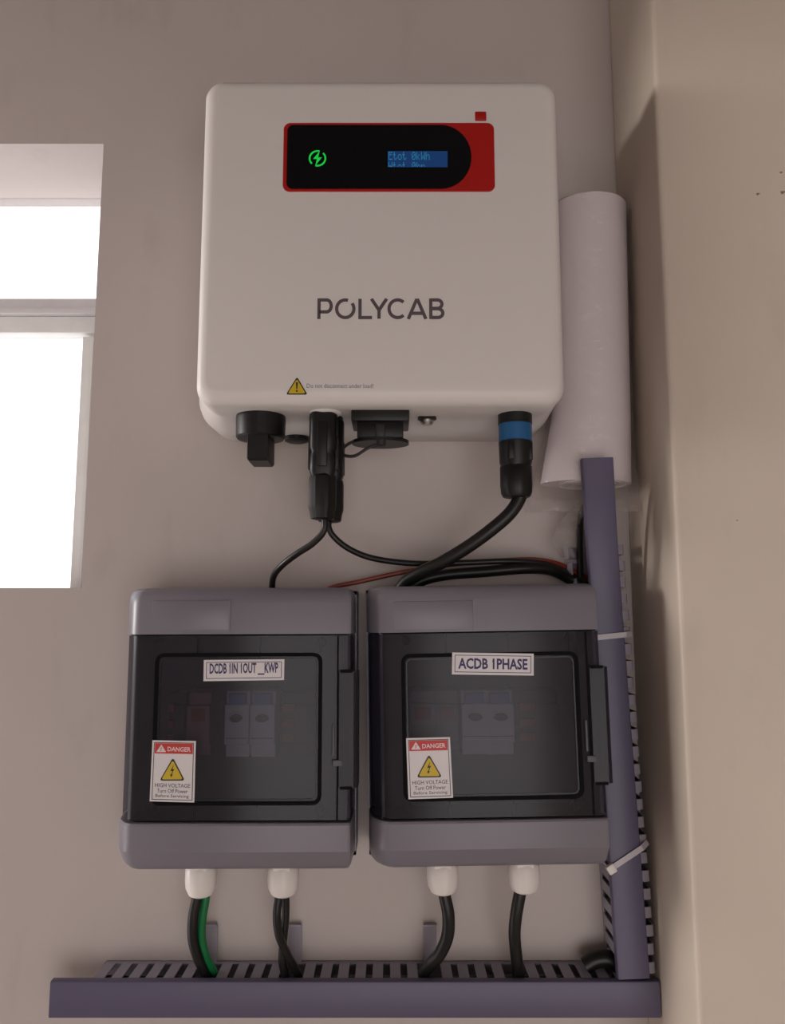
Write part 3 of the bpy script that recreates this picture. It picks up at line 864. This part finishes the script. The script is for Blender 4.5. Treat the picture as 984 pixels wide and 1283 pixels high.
# horizontal duct
HZ1, HZ0 = ZC-.3622, ZC-.3965
HX0, HX1 = -.303, .2665
hd = thing('wiring_duct', 'grey slotted wiring duct lying level under both boxes', 'wiring duct', (HX0, 0, HZ0))
b = MB(); b.box(HX0, HX1, -.002, 0, HZ0, HZ1); b.box(HX0, HX1, -.0068, -.001, HZ1-.0016, HZ1); b.box(HX0, HX1, -.0068, -.001, HZ0, HZ0+.0016)
b.build('base', M['duct_f'], hd)
cut = [at(255, 1216, -.025).x, at(366, 1216, -.025).x, at(541, 1216, -.025).x, at(651, 1216, -.025).x]
n = int((HX1-HX0)/PITCHD)
xs = [HX0+.0065+i*PITCHD for i in range(n)]
removed = set()
for cx in cut:
    removed.add(min(range(n), key=lambda i: abs(xs[i]-cx)))
for i in range(n):
    X = xs[i]
    if i in removed or X > .236: continue
    finger(hd, (X-HX0, -.0002, HZ1-HZ0+random.uniform(-.0003, .0003)), (random.uniform(-.012, .012), 0, random.uniform(-.01, .01)))
for i in range(n):
    finger(hd, (xs[i]-HX0, -.0002, 0), (0, math.pi, 0))
# three fingers folded up against the wall
for px, dy in ((262.5, 0), (369, 0), (539.5, 0)):
    p = at(px, 1203, -.008)
    o = finger(hd, (p.x-HX0, -.0035, HZ1-HZ0-.006), (R(-93), 0, R(random.uniform(-2, 2)))); o.scale = (1.3, 1, 1)
    o['label'] = 'slotted finger folded upright'
def cover(parent, L_, W_, along):
    """snap-on lid of length L_ and width W_, front at y = 0, edges turned back"""
    h = W_/2
    prof = [(-h, .0085), (-h, .002), (-h+.0008, .0006), (-h+.0022, 0), (h-.0022, 0), (h-.0008, .0006), (h, .002), (h, .0085), (h-.0015, .0085), (h-.0015, .0028), (h-.0026, .0017), (-h+.0026, .0017), (-h+.0015, .0028), (-h+.0015, .0085)]
    b = MB()
    if along == 'x': b.rings([[(x, y, z) for z, y in prof] for x in (0, L_)])
    else: b.rings([[(x, y, z) for x, y in prof] for z in (0, L_)])
    return b
CX0, CX1 = at(62, 1250, -.050).x, .2665
b = cover(hd, CX1-CX0, HZ1-HZ0+.0004, 'x')
o = b.build('lid', M['duct']); o.parent = hd; o.location = (CX0-HX0, -.050, (HZ1-HZ0)/2)
# vertical duct
VT = -.0385
vx, vz = .2425, HZ1+.0015
vd = thing('wiring_duct', 'grey slotted wiring duct rising along the wall corner beside the right box', 'wiring duct', (vx, 0, vz), (0, VT, 0))
VH, VL, VR_ = .458, -.0165, .0240
b = MB(); b.box(VL, VR_, -.002, -.0002, 0, VH); b.box(VL, VL+.0016, -.0068, -.001, 0, VH); b.box(VR_-.0016, VR_, -.0068, -.001, 0, VH)
o = b.build('base', M['duct_f']); o.parent = vd
nv = int((VH-.004)/PITCHD)
for i in range(nv):
    h = .0085+i*PITCHD
    finger(vd, (VR_, -.0002, h), (0, R(90), random.uniform(-.02, .02)))
    wz = vz+h
    if h > VH-.070:
        sp = R((64, 56, 48)[nv-1-i] if nv-1-i < 3 else 0)
        if i in (nv-1, nv-2, nv-3):
            o = finger(vd, (VL, -.0002, h), (R(8), R(-90), -sp)); o.scale = (1.25, .55, 1); o['label'] = 'finger bent outwards around the cables'
        continue
    if h < .020: continue
    finger(vd, (VL, -.0002, h), (0, R(-90), random.uniform(-.02, .02)))
# bottom-left finger cut short and folded out over the horizontal duct
o = finger(vd, (VL, -.0002, .0095), (R(18), R(-90), R(-10)))
base = cover(vd, .520, .0325, 'z')
prof = [(v.x, v.y) for v in base.v[:14]]
rs = []
for h in (0, .10, .20, .30, .36, .39, .42, .45, .475, .50, .520):
    k = max(0, h-.36)/.16
    rs.append([(x-.0010-.0125*k*k, y-.052*k*k, h) for x, y in prof])
o = MB().rings(rs).build('lid', M['duct']); o.parent = vd; o.location = (0, -.050, .001)
# stub of black conduit where the ducts meet
pz = at(745, 1208, -.02)
o = MB().tube([(.1985, -.024, HZ1+.004), (.2090, -.024, HZ1+.010), (.2230, -.024, HZ1+.011), (.2330, -.024, HZ1+.004), (.2350, -.024, HZ1-.010)], .0085, 14).build('black_cable', M['cable'])
tag(o, 'short bend of black cable where the two ducts meet', 'cable')

for k_, (yy, dz, lab) in enumerate(((-.015, .011, 'black cable lying deepest along the level duct, seen through its slots'), (-.030, .012, 'black cable lying along the middle of the level duct'), (-.027, .024, 'black cable lying high in the level duct, under its slotted fingers'))):
    pts = [(HX0+.004+i*.0555, yy+.002*math.sin(i*1.7+k_), HZ0+dz+.0012*math.cos(i*2.1+k_)) for i in range(11)]
    tag(MB().tube(pts, .0066, 10, 4).build('black_cable', M['cable']), lab, 'cable')
for k_, (xx, yy, lab) in enumerate(((-.004, -.016, 'black cable running up inside the vertical duct, next to the box'), (.011, -.017, 'black cable running up inside the vertical duct, next to the wall corner'))):
    pts = [(vx+xx-(.014+i*.040)*math.sin(-VT)+.001*math.sin(i*2+k_), yy-.014+.002*math.cos(i*1.3+k_), vz+.014+i*.040) for i in range(11)]
    tag(MB().tube(pts, .0068, 10, 4).build('black_cable', M['cable']), lab, 'cable')

# ------------------------------------------------------------------ cables below the boxes
def drop(name, pts, r, material, label):
    o = MB().tube([at(*p) for p in pts], r, 12).build(name, material)
    tag(o, label, 'cable')
    return o
drop('black_cable', [(249, 1110, -.062), (247, 1124, -.062), (242, 1150, -.060), (242, 1178, -.054), (249, 1202, -.044), (258, 1222, -.032), (264, 1246, -.024)], .0052, M['cable'], 'black cable beside the green one under the DCDB box')
drop('green_cable', [(257, 1110, -.057), (258, 1124, -.057), (254, 1150, -.054), (253, 1176, -.048), (259, 1200, -.038), (268, 1218, -.028), (276, 1244, -.022)], .0042, M['green'], 'green earth cable dropping from box into the duct')
drop('black_cable', [(351, 1108, -.064), (350, 1122, -.064), (347, 1146, -.064), (350, 1172, -.058), (360, 1196, -.046), (372, 1218, -.032), (378, 1244, -.024)], .0042, M['cable'], 'black cable crossing over its neighbour under the DCDB box')
drop('black_cable', [(358, 1108, -.056), (358, 1122, -.056), (358, 1148, -.052), (355, 1180, -.048), (354, 1205, -.042), (358, 1226, -.034), (360, 1250, -.026)], .0040, M['cable'], 'straighter black cable behind the crossing one under the DCDB box')
drop('black_cable', [(556, 1106, -.060), (557, 1120, -.060), (562, 1146, -.060), (561, 1172, -.054), (552, 1194, -.046), (540, 1208, -.038), (530, 1222, -.030), (524, 1246, -.022)], .0064, M['cable'], 'thick black cable curving aside under the ACDB box')
drop('black_cable', [(654, 1104, -.060), (652, 1118, -.060), (647, 1146, -.058), (645, 1170, -.052), (647, 1196, -.042), (650, 1222, -.032), (652, 1248, -.024)], .0062, M['cable'], 'thick black cable dropping almost straight under the ACDB box')

# ------------------------------------------------------------------ cable ties
def tie(z_a, z_b, label, head):
    """loop around the vertical duct; z_a, z_b: heights at the left and right edge of the lid (local to the duct)"""
    t = thing('cable_tie', label, 'cable tie', (vx, 0, vz), (0, VT, 0))
    xa, xb, yf, yb = -.0190, .0245, -.0512, -.0004
    path = [(xa, yb, z_a), (xa, yf+.003, z_a), (xa+.002, yf, z_a), (.0165, yf, z_a+(z_b-z_a)*.85), (xb, -.044, z_b), (xb, yb, z_b)]
    b = MB(); wd = .0028
    d = Vector((xb-xa, 0, z_b-z_a)).normalized(); nrm = Vector((-d.z, 0, d.x))
    rs = []
    for p in path:
        p = Vector(p); fr = p.y < -.04
        nn = nrm if fr else Vector((0, 0, 1))
        out = Vector((0, -.0011, 0)) if fr else Vector((-.0011 if p.x < 0 else .0011, 0, 0))
        rs.append([p-nn*wd, p+nn*wd, p+nn*wd+out, p-nn*wd+out])
    b.rings(rs)
    o = b.build('strap', M['tie']); o.parent = t
    if head:
        b = MB(); b.box(-.0045, .0045, -.0035, .0035, -.0045, .0045, .0014)
        o = b.build('tie_head', M['gland']); o.parent = t; o.location = (xa+.0020, yf-.0012, z_a); o.rotation_euler = (0, -math.atan2(z_b-z_a, xb-xa), 0)
    return t
def duct_h(px, py): return at(px, py, -.051).z - vz
tie(duct_h(752, 798), duct_h(785, 795), 'grey nylon tie strapped level round the vertical duct', False)
tie(duct_h(768, 1087), duct_h(818, 1058), 'pale nylon tie with knobbly head slanting across the vertical duct', True)

for o in bpy.data.objects:
    if '_o' in o: del o['_o']
